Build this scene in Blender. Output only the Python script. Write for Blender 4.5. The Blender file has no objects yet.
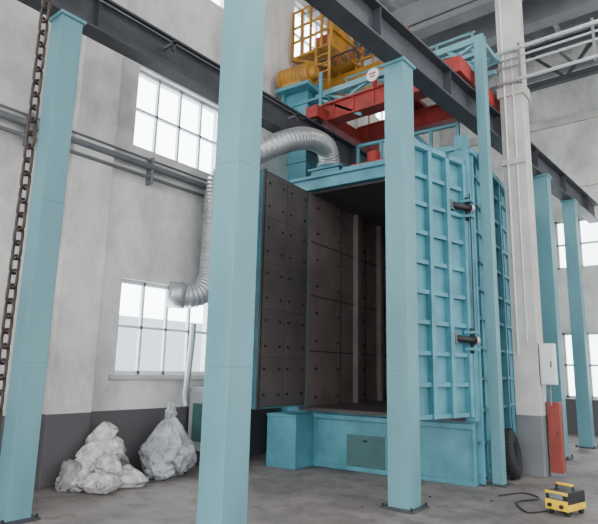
import bpy, bmesh, math, random
from mathutils import Vector, Matrix, noise, Euler
random.seed(3)

# ---------------------------------------------------------------- materials
def s2l(c):
    return tuple(((x/255)/12.92 if x/255<=0.04045 else ((x/255+0.055)/1.055)**2.4) for x in c)
def mat(name, rgb, rough=0.6, metal=0.0, var=0.12, scale=3.0, bump=0.0, bscale=40.0, rgb2=None, stretch=None):
    m=bpy.data.materials.new(name); m.use_nodes=True
    nt=m.node_tree; N=nt.nodes; Lk=nt.links
    b=N['Principled BSDF']
    b.inputs['Roughness'].default_value=rough; b.inputs['Metallic'].default_value=metal
    tc=N.new('ShaderNodeTexCoord'); mp=N.new('ShaderNodeMapping')
    Lk.new(tc.outputs['Object'],mp.inputs['Vector'])
    if stretch: mp.inputs['Scale'].default_value=stretch
    no=N.new('ShaderNodeTexNoise'); no.inputs['Scale'].default_value=scale; no.inputs['Detail'].default_value=6
    Lk.new(mp.outputs['Vector'],no.inputs['Vector'])
    cr=N.new('ShaderNodeValToRGB')
    c=s2l(rgb)
    c2=s2l(rgb2) if rgb2 else tuple(x*(1-var*2.2) for x in c)
    cr.color_ramp.elements[0].position=0.3; cr.color_ramp.elements[1].position=0.62
    cr.color_ramp.elements[0].color=(*c2,1); cr.color_ramp.elements[1].color=(*c,1)
    Lk.new(no.outputs['Fac'],cr.inputs['Fac']); Lk.new(cr.outputs['Color'],b.inputs['Base Color'])
    if bump>0:
        n2=N.new('ShaderNodeTexNoise'); n2.inputs['Scale'].default_value=bscale; n2.inputs['Detail'].default_value=4
        Lk.new(mp.outputs['Vector'],n2.inputs['Vector'])
        bp=N.new('ShaderNodeBump'); bp.inputs['Strength'].default_value=bump; bp.inputs['Distance'].default_value=0.02
        Lk.new(n2.outputs['Fac'],bp.inputs['Height']); Lk.new(bp.outputs['Normal'],b.inputs['Normal'])
    return m

TEAL=mat('teal_paint',(100,148,156),0.42,var=0.1,scale=2.2,stretch=(1,1,.3))
TEAL2=mat('chamber_blue_paint',(80,143,157),0.5,var=0.17,scale=2.5)
TEALD=mat('hatch_green',(62,98,98),0.7,var=0.1)
DARKST=mat('dark_beam_steel',(62,64,70),0.6,var=0.15)
RUBBER=mat('rubber_lining',(86,80,79),0.5,var=0.14,scale=2)
RUBBERLIT=mat('inner_rubber_brightened',(122,112,108),0.55,var=0.14,scale=2)  # lighter copy of the rubber; extra light inside the chamber is painted in
RUBBER2=mat('rubber_joint',(58,54,54),0.8,var=0.1)
BOLT=mat('bolt_steel',(38,36,37),0.5,metal=0.3)
BLACK=mat('black_steel',(26,26,28),0.5)
PLATE=mat('chamber_floor_plate',(70,66,64),0.6)
RED=mat('red_paint',(152,44,38),0.6,var=0.2)
YEL=mat('ochre_paint',(178,126,42),0.5,var=0.18)
SILV=mat('galvanised_duct',(178,180,182),0.38,metal=0.6,var=0.1)
WHITE=mat('white_paint',(214,216,214),0.6,var=0.03)
CWHITE=mat('column_plaster',(192,189,184),0.8,var=0.12,scale=2)
GREY=mat('grey_steel',(112,115,118),0.6,var=0.1)
LGREY=mat('light_grey_steel',(160,163,165),0.6,var=0.06)
FRAME=mat('window_frame_paint',(205,210,212),0.5,var=0.03)
TYRE=mat('tyre_rubber',(34,34,35),0.85,var=0.1)
SACK=mat('woven_sack',(212,210,206),0.7,var=0.12,scale=9,bump=0.8,bscale=16,rgb2=(146,142,139))
SACKG=mat('grey_sack',(150,150,148),0.7,var=0.12,scale=6,bump=0.6,bscale=16,rgb2=(108,106,104))
SACK2=mat('grey_bulk_bag',(176,179,181),0.65,var=0.15,scale=4,bump=0.9,bscale=12,rgb2=(118,122,125))
CHAINM=mat('rusty_chain',(62,52,48),0.6,metal=0.5,var=0.2,scale=20)
WYEL=mat('welder_yellow',(232,190,30),0.45,var=0.05)
REDBR=mat('red_brown_paint',(140,58,48),0.6,var=0.1)
EXTB=mat('exterior_blue_cladding',(110,165,205),0.7,var=0.03)
EXTW=mat('exterior_grey_render',(190,198,205),0.8,var=0.03)
CEIL=mat('ceiling_sheet',(150,153,157),0.8,var=0.06)

def floormat():
    m=bpy.data.materials.new('dusty_concrete'); m.use_nodes=True
    nt=m.node_tree;N=nt.nodes;Lk=nt.links;b=N['Principled BSDF'];b.inputs['Roughness'].default_value=0.62
    g=N.new('ShaderNodeNewGeometry')
    def nz(s,d,r):
        n=N.new('ShaderNodeTexNoise');n.inputs['Scale'].default_value=s;n.inputs['Detail'].default_value=d;n.inputs['Roughness'].default_value=r
        Lk.new(g.outputs['Position'],n.inputs['Vector']);return n
    a=nz(.7,8,.65);c=nz(3.2,8,.7)
    r1=N.new('ShaderNodeValToRGB');r1.color_ramp.elements[0].position=.35;r1.color_ramp.elements[1].position=.6
    r1.color_ramp.elements[0].color=(*s2l((86,80,79)),1);r1.color_ramp.elements[1].color=(*s2l((130,122,119)),1)
    Lk.new(a.outputs['Fac'],r1.inputs['Fac'])
    r2=N.new('ShaderNodeValToRGB');r2.color_ramp.elements[0].position=.33;r2.color_ramp.elements[1].position=.5
    r2.color_ramp.elements[0].color=(.5,.49,.48,1);r2.color_ramp.elements[1].color=(1,1,1,1)
    Lk.new(c.outputs['Fac'],r2.inputs['Fac'])
    mx=N.new('ShaderNodeMix');mx.data_type='RGBA';mx.blend_type='MULTIPLY';mx.inputs['Factor'].default_value=1
    Lk.new(r1.outputs['Color'],mx.inputs[6]);Lk.new(r2.outputs['Color'],mx.inputs[7]);Lk.new(mx.outputs[2],b.inputs['Base Color'])
    d=nz(22,4,.6);bp=N.new('ShaderNodeBump');bp.inputs['Strength'].default_value=.35;bp.inputs['Distance'].default_value=.02
    Lk.new(d.outputs['Fac'],bp.inputs['Height']);Lk.new(bp.outputs['Normal'],b.inputs['Normal'])
    return m
FLOORM=floormat()

def wallmat():
    m=bpy.data.materials.new('plaster_wall'); m.use_nodes=True
    nt=m.node_tree;N=nt.nodes;Lk=nt.links;b=N['Principled BSDF'];b.inputs['Roughness'].default_value=0.85
    g=N.new('ShaderNodeNewGeometry')
    n=N.new('ShaderNodeTexNoise');n.inputs['Scale'].default_value=0.9;n.inputs['Detail'].default_value=8;n.inputs['Roughness'].default_value=0.7
    mp=N.new('ShaderNodeMapping');mp.inputs['Scale'].default_value=(1,1,0.6)
    Lk.new(g.outputs['Position'],mp.inputs['Vector']);Lk.new(mp.outputs['Vector'],n.inputs['Vector'])
    cr=N.new('ShaderNodeValToRGB');cr.color_ramp.elements[0].position=.34;cr.color_ramp.elements[1].position=.62
    cr.color_ramp.elements[0].color=(*s2l((166,163,161)),1);cr.color_ramp.elements[1].color=(*s2l((216,214,210)),1)
    Lk.new(n.outputs['Fac'],cr.inputs['Fac'])
    sp=N.new('ShaderNodeSeparateXYZ');Lk.new(g.outputs['Position'],sp.inputs['Vector'])
    lt=N.new('ShaderNodeMath');lt.operation='LESS_THAN';lt.inputs[1].default_value=0.93
    Lk.new(sp.outputs['Z'],lt.inputs[0])
    mx=N.new('ShaderNodeMix');mx.data_type='RGBA'
    Lk.new(lt.outputs[0],mx.inputs['Factor']);Lk.new(cr.outputs['Color'],mx.inputs[6])
    mx.inputs[7].default_value=(*s2l((84,80,83)),1)
    Lk.new(mx.outputs[2],b.inputs['Base Color'])
    bp=N.new('ShaderNodeBump');bp.inputs['Strength'].default_value=.25;bp.inputs['Distance'].default_value=.02
    Lk.new(n.outputs['Fac'],bp.inputs['Height']);Lk.new(bp.outputs['Normal'],b.inputs['Normal'])
    return m
WALL=wallmat()

def glassmat():
    m=bpy.data.materials.new('dusty_window_glass');m.use_nodes=True
    nt=m.node_tree;N=nt.nodes;Lk=nt.links
    for n in list(N): N.remove(n)
    o=N.new('ShaderNodeOutputMaterial');t=N.new('ShaderNodeBsdfTransparent');t.inputs['Color'].default_value=(.95,.98,.99,1)
    g=N.new('ShaderNodeBsdfGlossy');g.inputs['Roughness'].default_value=.1
    x=N.new('ShaderNodeMixShader');x.inputs[0].default_value=.04
    Lk.new(t.outputs[0],x.inputs[1]);Lk.new(g.outputs[0],x.inputs[2]);Lk.new(x.outputs[0],o.inputs['Surface'])
    return m
GLASS=glassmat()

# ---------------------------------------------------------------- mesh builder
class B:
    def __init__(s,name): s.name=name; s.bm=bmesh.new(); s.mats=[]
    def mi(s,m):
        if m not in s.mats: s.mats.append(m)
        return s.mats.index(m)
    def _tag(s,geom,m,smooth=False):
        i=s.mi(m)
        for v in geom:
            for f in v.link_faces:
                f.material_index=i; f.smooth=smooth
    def box(s,x0,x1,y0,y1,z0,z1,m):
        r=bmesh.ops.create_cube(s.bm,size=1)
        M=Matrix.Translation(((x0+x1)/2,(y0+y1)/2,(z0+z1)/2))@Matrix.Diagonal((abs(x1-x0),abs(y1-y0),abs(z1-z0),1))
        bmesh.ops.transform(s.bm,matrix=M,verts=r['verts']); s._tag(r['verts'],m); return s
    def bar(s,p0,p1,w,h,m):
        p0=Vector(p0);p1=Vector(p1);d=p1-p0;L=d.length
        q=d.to_track_quat('X','Z')
        r=bmesh.ops.create_cube(s.bm,size=1)
        M=Matrix.Translation((p0+p1)/2)@q.to_matrix().to_4x4()@Matrix.Diagonal((L,w,h,1))
        bmesh.ops.transform(s.bm,matrix=M,verts=r['verts']); s._tag(r['verts'],m); return s
    def cyl(s,p0,p1,r,m,seg=20,r2=None):
        p0=Vector(p0);p1=Vector(p1);d=p1-p0
        q=d.to_track_quat('Z','Y')
        g=bmesh.ops.create_cone(s.bm,cap_ends=True,segments=seg,radius1=r,radius2=r if r2 is None else r2,depth=d.length)
        M=Matrix.Translation((p0+p1)/2)@q.to_matrix().to_4x4()
        bmesh.ops.transform(s.bm,matrix=M,verts=g['verts']); s._tag(g['verts'],m,False)
        for v in g['verts']:
            for f in v.link_faces:
                if len(f.verts)==4: f.smooth=True
        return s
    def sweep(s,pts,r,m,seg=18,amp=0.0,pitch=0.05,step=0.0125):
        P=[Vector(p) for p in pts]; P=[2*P[0]-P[1]]+P+[2*P[-1]-P[-2]]
        dense=[]
        for i in range(1,len(P)-2):
            for k in range(40):
                t=k/40; a,b,c,d=P[i-1],P[i],P[i+1],P[i+2]
                dense.append(0.5*((2*b)+(-a+c)*t+(2*a-5*b+4*c-d)*t*t+(-a+3*b-3*c+d)*t**3))
        dense.append(P[-2])
        out=[dense[0]];acc=0
        for a,b in zip(dense,dense[1:]):
            L=(b-a).length; 
            while acc+L>=step and L>1e-9:
                t=(step-acc)/L; a=a.lerp(b,t); out.append(a.copy()); L=(b-a).length; acc=0
            acc+=L
        n=None;rings=[]
        for i,p in enumerate(out):
            d=(out[min(i+1,len(out)-1)]-out[max(i-1,0)]).normalized()
            if n is None: n=d.orthogonal().normalized()
            n=(n-d*n.dot(d)).normalized(); bn=d.cross(n)
            rr=r+amp*math.sin(2*math.pi*i*step/pitch)
            rings.append([s.bm.verts.new(p+(n*math.cos(a)+bn*math.sin(a))*rr) for a in [2*math.pi*k/seg for k in range(seg)]])
        mi=s.mi(m)
        for a,b in zip(rings,rings[1:]):
            for k in range(seg):
                f=s.bm.faces.new((a[k],a[(k+1)%seg],b[(k+1)%seg],b[k])); f.material_index=mi; f.smooth=True
        for rg in (list(reversed(rings[0])),rings[-1]):
            f=s.bm.faces.new(rg); f.material_index=mi
        return s
    def torus(s,c,axis,R,r,m,sx=1,seg=28,seg2=10,M=None):
        T=M
        if T is None: T=Matrix.Translation(c)@Vector(axis).to_track_quat('Z','Y').to_matrix().to_4x4()
        vs=[[s.bm.verts.new(T@Vector(((R+r*math.cos(b))*math.cos(a)*1.0,(R+r*math.cos(b))*math.sin(a),r*math.sin(b)*sx))) for b in [2*math.pi*j/seg2 for j in range(seg2)]] for a in [2*math.pi*i/seg for i in range(seg)]]
        mi=s.mi(m)
        for i in range(seg):
            for j in range(seg2):
                f=s.bm.faces.new((vs[i][j],vs[(i+1)%seg][j],vs[(i+1)%seg][(j+1)%seg2],vs[i][(j+1)%seg2])); f.material_index=mi; f.smooth=True
        return s
    def link(s,c,L,W,r,m,turn):
        pts=[];n=16
        for k in range(n):
            a=2*math.pi*k/n; x=math.cos(a)*W; z=math.sin(a)*W+(L-W)*(1 if math.sin(a)>0.01 else -1 if math.sin(a)<-0.01 else 0)
            pts.append(Vector((x,0,z)))
        Rz=Matrix.Rotation(turn,3,'Z'); mi=s.mi(m); rings=[]
        for i,p in enumerate(pts):
            d=(pts[(i+1)%n]-pts[i-1]).normalized(); nn=Vector((0,1,0)); bn=d.cross(nn)
            rings.append([s.bm.verts.new(Vector(c)+Rz@(p+(nn*math.cos(a)+bn*math.sin(a))*r)) for a in [math.pi/3*k for k in range(6)]])
        for i in range(n):
            a,b=rings[i],rings[(i+1)%n]
            for k in range(6):
                f=s.bm.faces.new((a[k],a[(k+1)%6],b[(k+1)%6],b[k])); f.material_index=mi; f.smooth=True
    def blob(s,c,rad,m,rot=(0,0,0),p=2.6,amp=0.12,fr=3.0,sub=5,seed=0,fn=None,ridge=.1):
        g=bmesh.ops.create_icosphere(s.bm,subdivisions=sub,radius=1)
        E=Euler(rot).to_matrix()
        for v in g['verts']:
            d=v.co.copy(); k=(abs(d.x)**p+abs(d.y)**p+abs(d.z)**p)**(-1/p); q=d*k
            w=noise.noise(q*fr+Vector((seed*7.1,seed*3.3,1)))*amp
            w+=(0.35-abs(noise.noise(q*fr*1.6+Vector((seed,0,5)))))*ridge*2.0+(0.3-abs(noise.noise(q*fr*3.7+Vector((seed,9,5)))))*ridge
            q=q*(1+w)
            if fn: q=fn(q)
            q=Vector((q.x*rad[0],q.y*rad[1],q.z*rad[2]))
            v.co=Vector(c)+E@q
            if v.co.z<0.005: v.co.z=0.005
        s._tag(g['verts'],m,True); return s
    def done(s,loc=(0,0,0),rz=0,parent=None,bevel=0.0):
        bmesh.ops.recalc_face_normals(s.bm,faces=s.bm.faces[:])
        me=bpy.data.meshes.new(s.name); s.bm.to_mesh(me); s.bm.free()
        for m in s.mats: me.materials.append(m)
        o=bpy.data.objects.new(s.name,me); bpy.context.collection.objects.link(o)
        o.location=loc; o.rotation_euler=(0,0,rz)
        if parent: o.parent=parent
        if bevel:
            md=o.modifiers.new('bevel','BEVEL'); md.width=bevel; md.segments=2; md.limit_method='ANGLE'; md.angle_limit=math.radians(50)
            md.harden_normals=False
        return o

# ---------------------------------------------------------------- room
WX=-7.4; YB=16.9; CZ=11.4
b=B('floor'); b.box(-7.7,9,-7,17.2,-0.2,0,FLOORM); b.done()
b=B('ceiling')
SK=[(0.6,2.0),(5.0,6.4)]  # out-of-view roof slots, added to let in top light
xs=[-7.7]+[v for p in SK for v in p]+[9]
for i in range(0,len(xs),2): b.box(xs[i],xs[i+1],-7,17.2,CZ,CZ+.2,CEIL)
for a,c in SK:
    y=-7
    while y<17: b.box(a,c,y,y+.12,CZ,CZ+.2,CEIL); y+=1.5
b.done()

ROWS=[(1.45,2.92),(5.1,6.5),(8.6,10.1)]
def wall_grid(name,u0,u1,openU,openZ,place):
    b=B(name)
    us=[u0]; 
    for a,c in openU: us+= [a,c]
    us.append(u1)
    for i in range(0,len(us)-1):
        a,c=us[i],us[i+1]
        if i%2==0: place(b,a,c,0,CZ)
        else:
            zs=[0]; 
            for z0,z1 in openZ: zs+=[z0,z1]
            zs.append(CZ)
            for k in range(0,len(zs)-1,2): place(b,a,c,zs[k],zs[k+1])
    return b.done()
LCOLS=[(4.9,6.85),(8.9,10.9),(12.6,14.8)]
wall_grid('wall_left',-7,YB+.3,LCOLS,ROWS,lambda b,a,c,z0,z1:b.box(WX-.3,WX,a,c,z0,z1,WALL))
BROWS=[(0.95,2.75),(4.55,6.0)]
BCOLS=[(-6.9,-5.0),(-3.95,-2.0),(-1.0,1.0),(2,4),(5,7)]
wall_grid('wall_back',WX,9,BCOLS,BROWS,lambda b,a,c,z0,z1:b.box(a,c,YB,YB+.3,z0,z1,WALL))

wn=[0]
def window_left(y0,y1,z0,z1,nv,nh):
    wn[0]+=1; b=B('window_%d'%wn[0]); x0,x1=WX-.16,WX-.10; t=.03
    b.box(x0,x1,y0,y0+2*t,z0,z1,FRAME);b.box(x0,x1,y1-2*t,y1,z0,z1,FRAME);b.box(x0,x1,y0,y1,z0,z0+2*t,FRAME);b.box(x0,x1,y0,y1,z1-2*t,z1,FRAME)
    for i in range(1,nv): y=y0+(y1-y0)*i/nv; b.box(x0,x1,y-t*.7,y+t*.7,z0,z1,FRAME)
    for i in range(1,nh): z=z0+(z1-z0)*i/nh; b.box(x0,x1,y0,y1,z-t*.7,z+t*.7,FRAME)
    b.box(WX-.135,WX-.13,y0,y1,z0,z1,GLASS)
    b.done()
def window_back(a,c,z0,z1,nv,nh):
    wn[0]+=1; b=B('window_%d'%wn[0]); y0,y1=YB+.1,YB+.16; t=.035
    b.box(a,a+2*t,y0,y1,z0,z1,FRAME);b.box(c-2*t,c,y0,y1,z0,z1,FRAME);b.box(a,c,y0,y1,z0,z0+2*t,FRAME);b.box(a,c,y0,y1,z1-2*t,z1,FRAME)
    for i in range(1,nv): y=a+(c-a)*i/nv; b.box(y-t*.8,y+t*.8,y0,y1,z0,z1,FRAME)
    for i in range(1,nh): z=z0+(z1-z0)*i/nh; b.box(a,c,y0,y1,z-t*.8,z+t*.8,FRAME)
    b.box(a,c,YB+.13,YB+.135,z0,z1,GLASS); b.done()
for (a,c) in LCOLS:
    for (z0,z1) in ROWS: window_left(a,c,z0,z1,4,2)
for (a,c) in BCOLS:
    for (z0,z1) in BROWS: window_back(a,c,z0,z1,3,2)
n=0
for y0,y1 in ((3.85,4.5),(7.6,8.2),(11.5,12.1),(-.3,.3)):
    n+=1; b=B('trim_%d'%n); b.box(WX,WX+.12,y0,y1,0,CZ,WALL); b.done(bevel=.01)
n+=1; b=B('trim_%d'%n); b.box(WX,WX+.05,4.8,6.95,1.38,1.45,CWHITE); b.done()
n+=1; b=B('trim_%d'%n); b.box(WX,9,YB-.1,YB,6.9,7.3,WALL); b.done()
n+=1; b=B('trim_%d'%n); b.box(WX,9,YB-.1,YB,8.9,9.15,CWHITE); b.done()
b=B('exterior_building')
b.box(-18,-14,-2,9.0,-0.2,2.2,EXTB); b.box(-18,-14,9.0,22,-0.2,3.0,EXTW)
for k in range(12): b.box(-14,-13.95,-1.5+k*.9,-1.2+k*.9,0.3,2.0,EXTW)
b.done()

def truss(name,y,m=GREY,zl=9.9,zt=CZ-.2):
    b=B(name)
    b.box(WX+.01,9,y-.08,y+.08,zt,zt+.18,m); b.box(WX+.01,9,y-.08,y+.08,zl,zl+.15,m)
    x=WX+.1; k=0
    while x<8.5:
        b.bar((x,y,zl+.1 if k%2 else zt+.1),(x+.9,y,zt+.1 if k%2 else zl+.1),.07,.07,m); x+=.9;k+=1
    return b.done()
for i,y in enumerate((2.2,5.6,9.4,12.8,15.6)):
    truss('roof_truss',y)
truss('roof_truss',14.2,DARKST,8.9,9.9)
b=B('roof_purlins')
for k in range(13): b.box(-6.8+k*1.2,-6.7+k*1.2,-6.8,16.8,CZ-.32,CZ-.2,LGREY)
b.done()

b=B('wall_conduit')
for z,r in ((4.78,.05),(4.6,.03),(4.9,.02)): b.cyl((WX+.12,-4,z),(WX+.12,7.5,z),r,GREY,12)
for y in (-3,-1,1,2.4,3.2,5.2,6.7): b.box(WX,WX+.15,y-.02,y+.02,4.5,4.95,GREY)
b.done()

# ---------------------------------------------------------------- steel columns
def column(x,y,w,z1,m=TEAL,seams=(1.6,3.4)):
    b=B('steel_column'); h=w/2
    b.box(-h,h,-h,h,0.02,z1-.04,m)
    b.box(-h-.07,h+.07,-h-.07,h+.07,0,0.025,DARKST)
    b.box(-h-.03,h+.03,-h-.03,h+.03,z1-.04,z1,m)
    for s in seams: b.box(-h-.003,h+.003,-h-.003,h+.003,s,s+.008,m)
    for sx in (-1,1):
        for sy in (-1,1): b.cyl((sx*(h+.04),sy*(h+.04),.02),(sx*(h+.04),sy*(h+.04),.06),.015,BLACK,8)
    return b.done(loc=(x,y,0),bevel=.012)
RB=5.74
column(-6.08,2.96,.265,RB); 
column(-3.46,3.40,.29,RB); column(-3.32,6.27,.29,RB)
column(-2.98,12.0,.28,RB); column(-2.93,14.18,.28,RB)
column(-6.08,14.0,.26,RB)

def ibeam(name,p0,p1,h,w,tf=.03,tw=.02,m=DARKST,rail=True,stiff=1.0):
    b=B(name); p0=Vector(p0);p1=Vector(p1);L=(p1-p0).length
    b.box(0,L,-w/2,w/2,0,tf,m);b.box(0,L,-w/2,w/2,h-tf,h,m);b.box(0,L,-tw/2,tw/2,tf,h-tf,m)
    x=.3
    while x<L: b.box(x-.006,x+.006,-w/2+.01,w/2-.01,tf,h-tf,m); x+=stiff
    if rail: b.box(0,L,-.035,.035,h,h+.07,m)
    a=math.atan2((p1-p0).y,(p1-p0).x)
    return b.done(loc=p0,rz=a)
ibeam('runway_beam',(-6.08,-3,RB+.001),(-6.08,16.6,RB+.001),.5,.26,stiff=3)
ibeam('runway_beam',(-3.70,-2.7,RB+.001),(-2.83,16.7,RB+.001),.5,.28,stiff=2)
b=B('conductor_rail')
b.cyl((-5.86,-2,6.08),(-5.86,7.4,6.08),.014,GREY,8)
for y in (0,1.5,3,4.4,5.8,7.2):
    b.box(-6.07,-5.84,y-.02,y+.02,6.06,6.1,GREY); b.box(-5.88,-5.84,y-.02,y+.02,5.96,6.12,DARKST)
b.done()

b=B('building_column')
b.box(-.2,.2,-.17,.17,0.93,CZ-.35,CWHITE); b.box(-.2,.2,-.17,.17,0,0.93,GREY)
b.box(-.21,.21,-.22,-.17,5.2,5.3,CWHITE)
b.box(-.24,.24,-.2,.2,6.5,6.7,CWHITE)
b.cyl((-.1,-.2,1.9),(-.1,-.2,9),.018,WHITE,8); b.cyl((.05,-.19,2.1),(.05,-.19,7.3),.012,WHITE,8)
b.done(loc=(-2.8,9.7,0),bevel=.012)
b=B('conduit_run')
for z,y,r in ((7.36,9.46,.035),(7.2,9.46,.02),(7.05,9.46,.02),(6.75,9.46,.03)):
    b.cyl((-3.0,y,z),(6,y,z),r,WHITE,10)
for x in (-2.6,-1.4,-.2,1.2): b.box(x-.02,x+.02,9.44,9.5,6.68,7.45,GREY)
b.done()
b=B('electrical_box')
b.box(-.11,.11,-.08,.08,1.43,2.08,WHITE); b.box(-.09,.09,-.09,-.08,1.46,2.05,WHITE)
b.box(.05,.07,-.1,-.09,1.7,1.8,BLACK); b.cyl((0,0,1.1),(0,0,1.43),.02,GREY,8)
b.done(loc=(-2.47,9.62,0),bevel=.006)
b=B('fire_cabinet')
b.box(-.09,.09,-.1,.1,.06,1.15,REDBR); b.box(-.1,.1,-.11,.11,0,.06,GREY); b.box(-.065,.065,-.105,-.1,.2,1.05,REDBR)
b.box(.04,.05,-.115,-.105,.6,.7,BLACK)
b.done(loc=(-2.48,9.86,0),bevel=.008)

# ---------------------------------------------------------------- blast chamber
ch=bpy.data.objects.new('blast_chamber',None); bpy.context.collection.objects.link(ch)
ch.location=(-3.14,8.09,0); ch.rotation_euler=(0,0,math.radians(5))
ZB=.9; ZT=5.0; D=3.4
b=B('base')
b.box(-3.3,0,0,D,0,ZB,TEAL2)
b.box(-3.3,-2.72,-.58,0,0,.84,TEAL2)
b.box(-3.31,-2.71,-.59,0,.80,.85,TEAL2)
for x in (-2.72,-1.0,-.04): b.box(x,x+.04,-.03,0,0,ZB-.05,TEAL2)
b.box(-2.72,0,-.05,0,.78,.86,TEAL2); b.box(-2.72,0,-.04,0,0,.07,TEAL2)
b.box(-2.08,-1.4,-.035,0,.07,.56,TEALD); b.box(-2.11,-1.37,-.02,0,.04,.6,TEAL2)
b.box(-1.78,-1.7,-.05,-.03,.46,.49,BLACK)
b.done(parent=ch,bevel=.008)
b=B('floor_plate')
b.box(-2.95,-.1,-.16,D-.1,ZB,ZB+.05,PLATE)
b.done(parent=ch)
b=B('body')
b.box(-3.3,-2.95,0,D,ZB,ZT,TEAL2)
b.box(-.1,0,0,D,ZB,ZT,TEAL2)
b.box(-3.3,0,D-.1,D,ZB,ZT,TEAL2)
b.box(-3.3,0,0,D,ZT,ZT+.1,TEAL2)
b.box(-3.3,0,-.05,.1,4.86,5.12,TEAL2)
b.box(-3.3,0,-.1,-.05,5.06,5.12,TEAL2)
b.box(-.14,.06,-.08,.1,ZB,5.3,TEAL2)
for y in (.1,.95,1.8,2.6,3.3): b.box(0,.09,y,y+.07,.02,ZT+.08,TEAL2)
z=.1
while z<5.05:
    b.box(0,.06,.1,D,z,z+.05,TEAL2); z+=.46
for y in (.5,1.35,2.2,2.95): b.box(0,.035,y,y+.04,.02,ZT,TEAL2)
b.box(0,.12,0,D,ZT,ZT+.1,TEAL2)
b.done(parent=ch,bevel=.006)
b=B('rubber_lining')
LN=RUBBERLIT
b.box(-2.95,-2.91,.05,D-.1,ZB+.05,4.86,LN)
b.box(-.14,-.1,.1,D-.1,ZB+.05,4.86,LN)
b.box(-2.91,-.14,D-.14,D-.1,ZB+.05,4.86,LN)
b.box(-2.91,-.14,.1,D-.14,4.83,4.86,RUBBER)
for y in (1.2,2.3): b.box(-2.912,-2.9,y,y+.025,ZB+.05,4.83,RUBBER2)
for z in (1.9,2.9,3.9):
    b.box(-2.912,-2.9,.1,D-.14,z,z+.02,RUBBER2); b.box(-2.9,-.15,D-.155,D-.14,z,z+.02,RUBBER2)
for x in (-2.75,-2.35,-1.95,-1.55,-1.15,-.75,-.35): b.box(x,x+.12,D-.28,D-.14,ZB+.05,4.83,LN)
b.box(-2.91,-2.8,1.75,1.9,ZB+.05,4.83,LN); b.box(-2.91,-2.8,2.85,3.0,ZB+.05,4.83,LN)
for y in (.3,1.1,2.2,3.1):
    for k in range(8): b.cyl((-2.91,y,1.1+k*.5),(-2.88,y,1.1+k*.5),.022,BOLT,8)
b.done(parent=ch)
def door(name,side,hx,ang):
    b=B(name); W=1.36; z0,z1=.97,4.84; s=side
    def bx(u0,u1,y0,y1,za,zb,m): b.box(min(s*u0,s*u1),max(s*u0,s*u1),y0,y1,za,zb,m)
    bx(0,W,-.06,.02,z0,z1,TEAL2)
    bx(.03,W-.02,.02,.05,z0+.02,z1-.02,RUBBER)
    for u in (0,.42,.84,W-.08): bx(u,u+.08,-.15,-.06,z0,z1,TEAL2)
    z=z0
    while z<z1-.05:
        bx(0,W,-.12,-.06,z,z+.06,TEAL2); z+=.42
    bx(0,W,-.15,-.06,z1-.08,z1,TEAL2)
    nz=5
    for k in range(nz+1):
        z=z0+.03+(z1-z0-.06)*k/nz; bx(.03,W-.02,.05,.053,z-.004,z+.004,RUBBER2)
    for u in (.03,.7,W-.03): bx(u-.004,u+.004,.05,.053,z0+.02,z1-.02,RUBBER2)
    for k in range(nz):
        for u in (.14,.58,.82,1.22):
            for dz in (.18,.58):
                z=z0+.03+(z1-z0-.06)*k/nz+dz; b.cyl((s*u,.05,z),(s*u,.07,z),.022,BOLT,8)
    bx(W-.03,W,-.06,.06,z0,z1,BLACK)
    return b.done(loc=(hx,-.06,0),rz=math.radians(ang),parent=ch)
door('door_leaf_left',1,-2.93,-90)
door('door_leaf_right',-1,-.1,72)
b=B('hinge_cylinders')
for z in (2.05,4.05):
    b.box(-.04,.14,-.2,-.04,z-.14,z-.1,TEAL2); b.box(-.04,.14,-.2,-.04,z+.1,z+.14,TEAL2)
    b.cyl((.05,-.14,z-.18),(.05,-.14,z+.18),.03,BLACK,12)
    b.cyl((.1,-.16,z),(-.12,-.4,z+.03),.05,BLACK,16); b.cyl((-.12,-.4,z+.03),(-.22,-.51,z+.03),.025,SILV,12)
    b.cyl((.1,-.16,z),(.13,-.12,z),.065,SILV,16); b.box(-.16,-.08,-.46,-.34,z-.05,z+.1,GREY)
b.sweep([(.08,-.1,4.3),(.1,-.16,4.1),(.09,-.12,3.4),(.08,-.1,2.4),(.1,-.16,2.1)],.012,BLACK,seg=6,step=.03)
b.done(parent=ch)

b=B('roof_gear')
b.box(-2.95,-2.35,.1,.75,ZT+.1,ZT+.28,TEAL2)
b.box(-3.0,-2.3,.06,.8,ZT+.28,ZT+.32,TEAL2)
b.cyl((-2.64,.3,ZT+.32),(-2.64,.3,ZT+.38),.26,TEAL2,24)
b.box(-2.2,-1.5,.3,.8,ZT+.1,ZT+.35,RED); b.box(-1.4,-.9,.3,.8,ZT+.1,ZT+.4,TEAL2)
b.box(-2.25,-.2,.05,.11,ZT+.1,ZT+.22,TEAL2)
b.cyl((-1.85,.55,ZT+.35),(-1.85,.55,ZT+.6),.12,RED,16)
for yy in (.9,2.6):
    for x in (-2.4,-1.9,-1.4,-.9,-.4): b.box(x,x+.06,yy,yy+.06,ZT+.1,ZT+1.0,TEAL2)
    b.box(-2.4,-.34,yy,yy+.06,ZT+.94,ZT+1.0,TEAL2); b.box(-2.4,-.34,yy,yy+.06,ZT+.5,ZT+.55,TEAL2)
b.bar((-2.3,1.2,ZT+.15),(-1.5,1.2,ZT+1.1),.08,.08,TEAL2); b.bar((-.5,1.2,ZT+.15),(-1.3,1.2,ZT+1.1),.08,.08,TEAL2)
b.done(parent=ch,bevel=.006)

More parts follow.
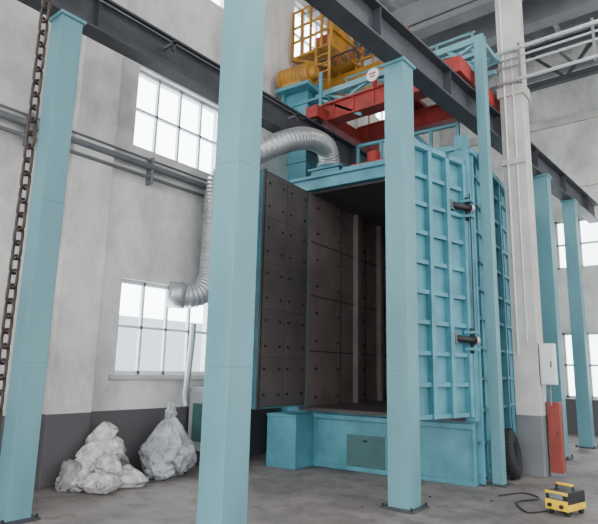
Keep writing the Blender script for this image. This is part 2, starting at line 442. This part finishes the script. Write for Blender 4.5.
b=B('bucket_elevator')
b.box(-.22,.22,-.25,.25,0,6.7,TEAL2)
for k in range(9): b.box(-.25,.25,-.28,.28,.7+k*.72,.74+k*.72,TEAL2)
b.box(-.3,.3,-.35,.35,6.7,7.25,TEAL2); b.box(-.33,.33,-.38,.38,6.95,7.0,TEAL2)
b.cyl((-.3,0,7.25),(.3,0,7.25),.33,TEAL2,28)
b.box(-.36,.45,-.6,.2,7.24,7.32,TEAL2)
b.bar((.2,.0,6.95),(.62,.2,6.5),.3,.3,TEAL2)
b.box(.3,.75,-.4,.15,6.95,7.0,TEAL2); b.bar((.7,-.3,6.95),(.32,-.3,6.45),.06,.06,TEAL2)
b.box(-.3,.7,-.44,-.38,6.5,6.58,TEAL2); b.box(.62,.68,-.44,-.38,6.5,7.5,TEAL2); b.box(-.3,-.24,-.44,-.38,6.3,7.3,TEAL2)
b.cyl((-.34,-.35,7.58),(.4,-.35,7.58),.24,YEL,28)
b.cyl((.4,-.35,7.58),(.52,-.35,7.58),.17,YEL,24,r2=.12); b.box(-.2,.25,-.58,-.12,7.32,7.4,YEL)
for k in range(7): b.cyl((-.28+k*.1,-.35,7.58),(-.26+k*.1,-.35,7.58),.255,YEL,28)
b.done(loc=(-6.8,8.6,0),rz=math.radians(5),bevel=.006)

b=B('exhaust_duct')
b.sweep([(-5.79,8.13,5.40),(-5.78,8.10,5.50),(-5.72,7.92,5.66),(-5.69,7.6,5.68),(-5.69,7.2,5.6),(-5.74,6.85,5.45),(-5.92,6.58,5.28),(-6.25,6.44,5.14),(-6.6,6.38,5.04),(-6.88,6.36,4.88),(-6.97,6.36,4.6),(-6.98,6.35,4.2),(-6.98,6.34,3.5),(-6.98,6.32,3.1),(-7.0,6.2,2.84),(-7.08,6.02,2.74),(-7.18,5.86,2.74)],.195,SILV,amp=.008,pitch=.07,seg=26)
b.cyl((-7.14,5.93,2.74),(-7.3,5.72,2.75),.22,SILV)
b.cyl((-6.98,6.35,4.1),(-6.98,6.35,4.18),.215,SILV,24)
b.cyl((-5.79,8.13,5.36),(-5.79,8.13,5.42),.24,SILV,24)
b.done()
b=B('return_pipe')
b.sweep([(-7.2,6.2,2.3),(-7.2,6.2,2.1),(-7.2,6.18,1.8),(-7.15,6.1,1.4),(-7.05,5.98,1.1),(-7.0,5.96,.95)],.05,SILV,amp=.004,pitch=.04)
b.done()
b=B('dust_collector')
b.box(-7.3,-6.75,6.3,7.0,.25,1.2,LGREY); b.box(-7.28,-6.77,6.32,6.98,1.2,1.25,LGREY)
for x in (-7.25,-6.83):
    for y in (6.35,6.9): b.box(x,x+.05,y,y+.05,0,.25,GREY)
b.box(-7.2,-6.85,6.29,6.3,.4,1.0,TEALD)
b.done(bevel=.008)

b=B('portal_frame')
b.box(-3.03,-2.87,8.4,8.56,0,7.2,TEAL); b.box(-3.1,-2.8,8.32,8.64,0,.02,DARKST)
for yy in (8.48,9.25):
    b.box(-6.2,-2.87,yy-.06,yy+.06,7.08,7.2,TEAL); b.box(-6.2,-2.95,yy-.04,yy+.04,6.86,6.93,TEAL)
    for k in range(6):
        x=-6.2+k*.54; b.bar((x,yy,6.9 if k%2 else 7.12),(x+.54,yy,7.12 if k%2 else 6.9),.05,.05,TEAL)
for x in (-6.15,-4.6,-2.95): b.box(x-.04,x+.04,8.48,9.25,7.1,7.18,TEAL)
b.bar((-6.15,8.48,7.14),(-4.6,9.25,7.14),.04,.04,TEAL); b.bar((-4.6,8.48,7.14),(-2.95,9.25,7.14),.04,.04,TEAL)
for k in range(5): b.box(-6.18+k*.7,-6.14+k*.7,9.23,9.27,7.2,7.85,TEAL)
for z in (7.5,7.82): b.box(-6.2,-3.3,9.23,9.27,z,z+.04,TEAL)
b.bar((-2.95,8.48,6.5),(-3.5,8.48,7.1),.07,.07,TEAL)
b.box(-6.4,-6.32,8.9,8.98,5.2,7.2,TEAL); b.box(-6.4,-6.1,8.44,9.3,7.08,7.18,TEAL)
b.bar((-6.1,8.3,6.9),(-5.2,8.3,6.35),.06,.06,TEAL)
b.done(bevel=.008)

b=B('bridge_crane')
for yy in (8.38,9.7):
    b.box(-6.1,-3.3,yy-.11,yy+.11,6.44,6.76,RED); b.box(-6.1,-3.3,yy-.15,yy+.15,6.75,6.79,RED); b.box(-6.1,-3.3,yy-.15,yy+.15,6.41,6.45,RED)
    for k in range(6): b.box(-5.8+k*.45,-5.78+k*.45,yy-.14,yy+.14,6.45,6.75,RED)
b.box(-6.22,-5.94,7.9,10.3,6.38,6.62,RED)
b.box(-3.38,-3.1,7.95,10.4,6.38,6.66,RED)
for x in (-6.08,-3.24):
    for y in (8.1,10.1): b.cyl((x-.07,y,6.42),(x+.07,y,6.42),.11,BLACK,20)
b.box(-5.2,-4.5,8.6,9.85,6.83,6.9,RED); b.cyl((-5.1,9.0,7.02),(-4.6,9.0,7.02),.16,YEL,20)
b.box(-4.75,-4.5,8.6,8.9,6.88,7.05,GREY); b.cyl((-5.3,9.45,7.1),(-4.7,9.45,7.1),.2,YEL,24)
b.cyl((-4.85,9.0,6.88),(-4.85,9.0,6.3),.012,BLACK,8); b.box(-4.93,-4.77,8.93,9.07,6.1,6.3,YEL)
b.cyl((-4.85,8.16,6.98),(-4.85,8.14,6.98),.13,WHITE,24); b.box(-4.86,-4.84,8.145,8.3,6.76,6.98,RED)
b.box(-4.92,-4.78,8.13,8.14,6.99,7.02,RED); b.box(-4.90,-4.80,8.13,8.14,6.93,6.96,RED)
for k in range(5): b.box(-5.98+k*.62,-5.95+k*.62,9.84,9.87,6.78,7.5,YEL)
for z in (7.15,7.48): b.box(-6.0,-3.4,9.84,9.87,z,z+.03,YEL)
b.done(bevel=.006)

b=B('overhead_crane')
for yy in (10.2,11.4): b.box(-7.0,8.5,yy-.18,yy+.18,8.9,9.6,GREY)
b.box(-7.2,-6.8,9.7,11.9,8.65,8.95,YEL)
b.box(-7.3,-6.2,8.7,10.0,8.4,8.46,YEL)
for x in (-7.3,-7.05,-6.8,-6.5,-6.24):
    b.box(x,x+.05,8.7,8.75,8.46,9.6,YEL)
    b.box(x,x+.05,9.95,10.0,8.46,9.6,YEL)
for z in (8.8,9.15,9.55): b.box(-7.3,-6.2,8.7,8.74,z,z+.05,YEL); b.box(-6.24,-6.2,8.7,10.0,z,z+.05,YEL)
for x in (-6.6,-6.25): b.box(x,x+.05,8.66,8.7,7.3,8.6,YEL)
for k in range(6): b.box(-6.6,-6.21,8.67,8.69,7.4+k*.2,7.43+k*.2,YEL)
b.bar((-7.25,8.72,8.42),(-6.3,8.72,7.95),.05,.05,YEL)
b.box(-7.0,-6.5,9.2,9.7,8.46,9.1,RED); b.box(-6.45,-6.26,8.9,9.5,8.46,9.3,YEL)
# lower catwalk hung below the girder
b.box(-7.2,-4.9,9.75,10.3,8.1,8.2,YEL); b.box(-7.2,-4.9,9.72,9.78,8.0,8.3,YEL)
for k in range(6): b.box(-7.18+k*.45,-7.14+k*.45,9.75,9.79,8.2,8.9,YEL)
b.box(-7.2,-4.9,9.75,9.79,8.5,8.54,YEL)
b.cyl((-6.95,9.0,8.3),(4,9.0,8.3),.02,DARKST,8)
for k in range(18):
    x=-6.9+k*.14; b.torus((x,9.0,8.18),(1,0,.2),.09,.012,REDBR if k%2 else BLACK,seg=12,seg2=6)
b.done(bevel=.0)

b=B('hoist_chain')
z=.5;k=0
while z<7.6:
    b.link((-2.9+0.004*math.sin(z*3),1.28,z),.048,.026,.0085,CHAINM,math.radians(20+90*(k%2))); z+=.076;k+=1
b.box(-3.05,-2.75,1.15,1.41,7.6,8.0,YEL); b.box(-2.93,-2.87,1.25,1.31,8.0,CZ-.02,DARKST)
b.done()

def pillow(q):
    e=min(1,max(abs(q.x),abs(q.y))/1.05); return Vector((q.x,q.y,q.z*(1-.9*e**3)))
b=B('sack_pile')
for i,(x,y,z,rx,ry,rz_,a,tx,ty,g) in enumerate([
    (-6.95,4.3,.11,.22,.3,.15,.2,.05,0,0),(-6.95,4.75,.11,.2,.27,.15,-.3,-.05,.1,0),(-6.6,4.35,.1,.18,.26,.13,.5,0,.05,0),(-6.62,4.72,.09,.18,.22,.12,-.4,.0,.05,0),
    (-6.98,4.42,.29,.2,.27,.14,-.2,.25,.1,0),(-6.98,4.72,.28,.18,.24,.14,.6,-.35,.1,1),(-6.78,4.5,.27,.18,.25,.13,1.1,.1,.35,0),
    (-7.02,4.5,.46,.18,.25,.13,.4,.45,.2,0),(-7.0,4.64,.5,.16,.22,.12,-.7,-.5,.3,0),(-6.95,4.12,.16,.16,.2,.13,.9,.9,.1,1),(-7.05,4.55,.62,.14,.18,.12,.2,.9,.4,0)]):
    b.blob((x,y,z),(rx,ry,rz_),SACKG if g else SACK,rot=(tx,ty,a),amp=.16,fr=2.1,seed=i+1,p=4.5,ridge=.2,fn=pillow)
b.done()
b=B('bulk_bag')
def tie(q):
    t=max(0,q.z); s=max(.1,1-.78*t**1.3); return Vector((q.x*s,q.y*s,q.z*(1.2 if q.z>0 else 1)))
b.blob((-6.9,5.6,.36),(.33,.36,.4),SACK2,amp=.22,fr=1.8,seed=11,fn=tie,sub=6,ridge=.15)
b.blob((-6.9,5.6,.9),(.06,.07,.12),SACK2,amp=.4,fr=2.5,seed=12)
b.blob((-6.75,5.33,.11),(.2,.16,.12),SACK2,amp=.3,fr=2.4,seed=13)
b.done()

b=B('welding_machine')
b.box(-.13,.13,-.2,.2,.06,.26,BLACK); b.box(-.135,.135,-.21,-.2,.06,.17,WYEL); b.box(-.137,.137,-.2,.2,.06,.13,WYEL)
b.box(-.11,.11,-.215,-.21,.08,.15,WYEL); b.box(-.135,.135,-.208,-.19,.23,.262,WYEL)
for x in (-.07,.07): b.cyl((x,-.215,.11),(x,-.25,.11),.022,BLACK,14)
b.box(-.08,.08,-.212,-.205,.18,.24,GREY)
for x in (-.11,.09): b.box(x,x+.02,-.02,.02,.26,.31,BLACK)
b.cyl((-.1,0,.32),(.1,0,.32),.015,WYEL,12)
for x in (-.1,.1):
    for y in (-.15,.15): b.cyl((x-.02,y,.03),(x+.02,y,.03),.03,BLACK,14)
b.done(loc=(-1.8,7.38,0),rz=math.radians(-15),bevel=.01)
b=B('welding_cable')
b.sweep([(-1.97,7.25,.02),(-2.15,7.05,.012),(-2.4,7.5,.012),(-2.25,7.9,.012),(-2.5,8.1,.012),(-2.7,7.7,.012)],.009,BLACK,seg=8,step=.03)
b.done()
b=B('tyre')
M=Matrix.Translation((0,0,.37))@Matrix.Rotation(math.radians(82),4,'Y')
b.torus(None,None,.27,.1,TYRE,sx=1.0,M=M,seg=36,seg2=14)
for k in range(36):
    a=2*math.pi*k/36; p=M@Vector((math.cos(a)*.366,math.sin(a)*.366,-.06)); q=M@Vector((math.cos(a)*.366,math.sin(a)*.366,.06))
    b.bar(p,q,.02,.02,TYRE)
b.done(loc=(-2.97,9.12,0),rz=math.radians(8))
b=B('floor_debris')
for i in range(50):
    x=random.uniform(-5.5,-2.2);y=random.uniform(4.2,7.4);s=random.uniform(.008,.022)
    b.box(x-s,x+s,y-s*.6,y+s*.6,0.001,s*.5,random.choice((BLACK,GREY,GREY)))
b.done()

# ---------------------------------------------------------------- overcast sky, brighter on the window side
w=bpy.data.worlds.new('world'); bpy.context.scene.world=w; w.use_nodes=True
nt=w.node_tree; bg=nt.nodes['Background']; bg.inputs['Color'].default_value=(.95,.975,1,1)
tc=nt.nodes.new('ShaderNodeTexCoord'); sp=nt.nodes.new('ShaderNodeSeparateXYZ'); mr=nt.nodes.new('ShaderNodeMapRange')
nt.links.new(tc.outputs['Generated'],sp.inputs[0]); nt.links.new(sp.outputs['X'],mr.inputs['Value'])
mr.inputs['From Min'].default_value=-.5; mr.inputs['From Max'].default_value=.3; mr.inputs['To Min'].default_value=13.0; mr.inputs['To Max'].default_value=3.1
nt.links.new(mr.outputs['Result'],bg.inputs['Strength'])
for (x,y) in ((0,2),(0,8.3),(4,5)):  # fill lights added under the roof to brighten the hall
    l=bpy.data.lights.new('fill_light','AREA'); l.size=1.2; l.energy=110; l.color=(1,.95,.88)
    o=bpy.data.objects.new('fill_light',l); bpy.context.collection.objects.link(o); o.location=(x,y,9.6)

R=Matrix(((0.783953,0.101087,0.612535),(0.620455,-0.161374,-0.767459),(0.021267,0.981703,-0.189230)))
cd=bpy.data.cameras.new('camera'); cd.sensor_width=36; cd.lens=551.67/598*36
co=bpy.data.objects.new('camera',cd); bpy.context.collection.objects.link(co)
co.matrix_world=Matrix.Translation((0,0,1.6))@R.to_4x4()
bpy.context.scene.camera=co
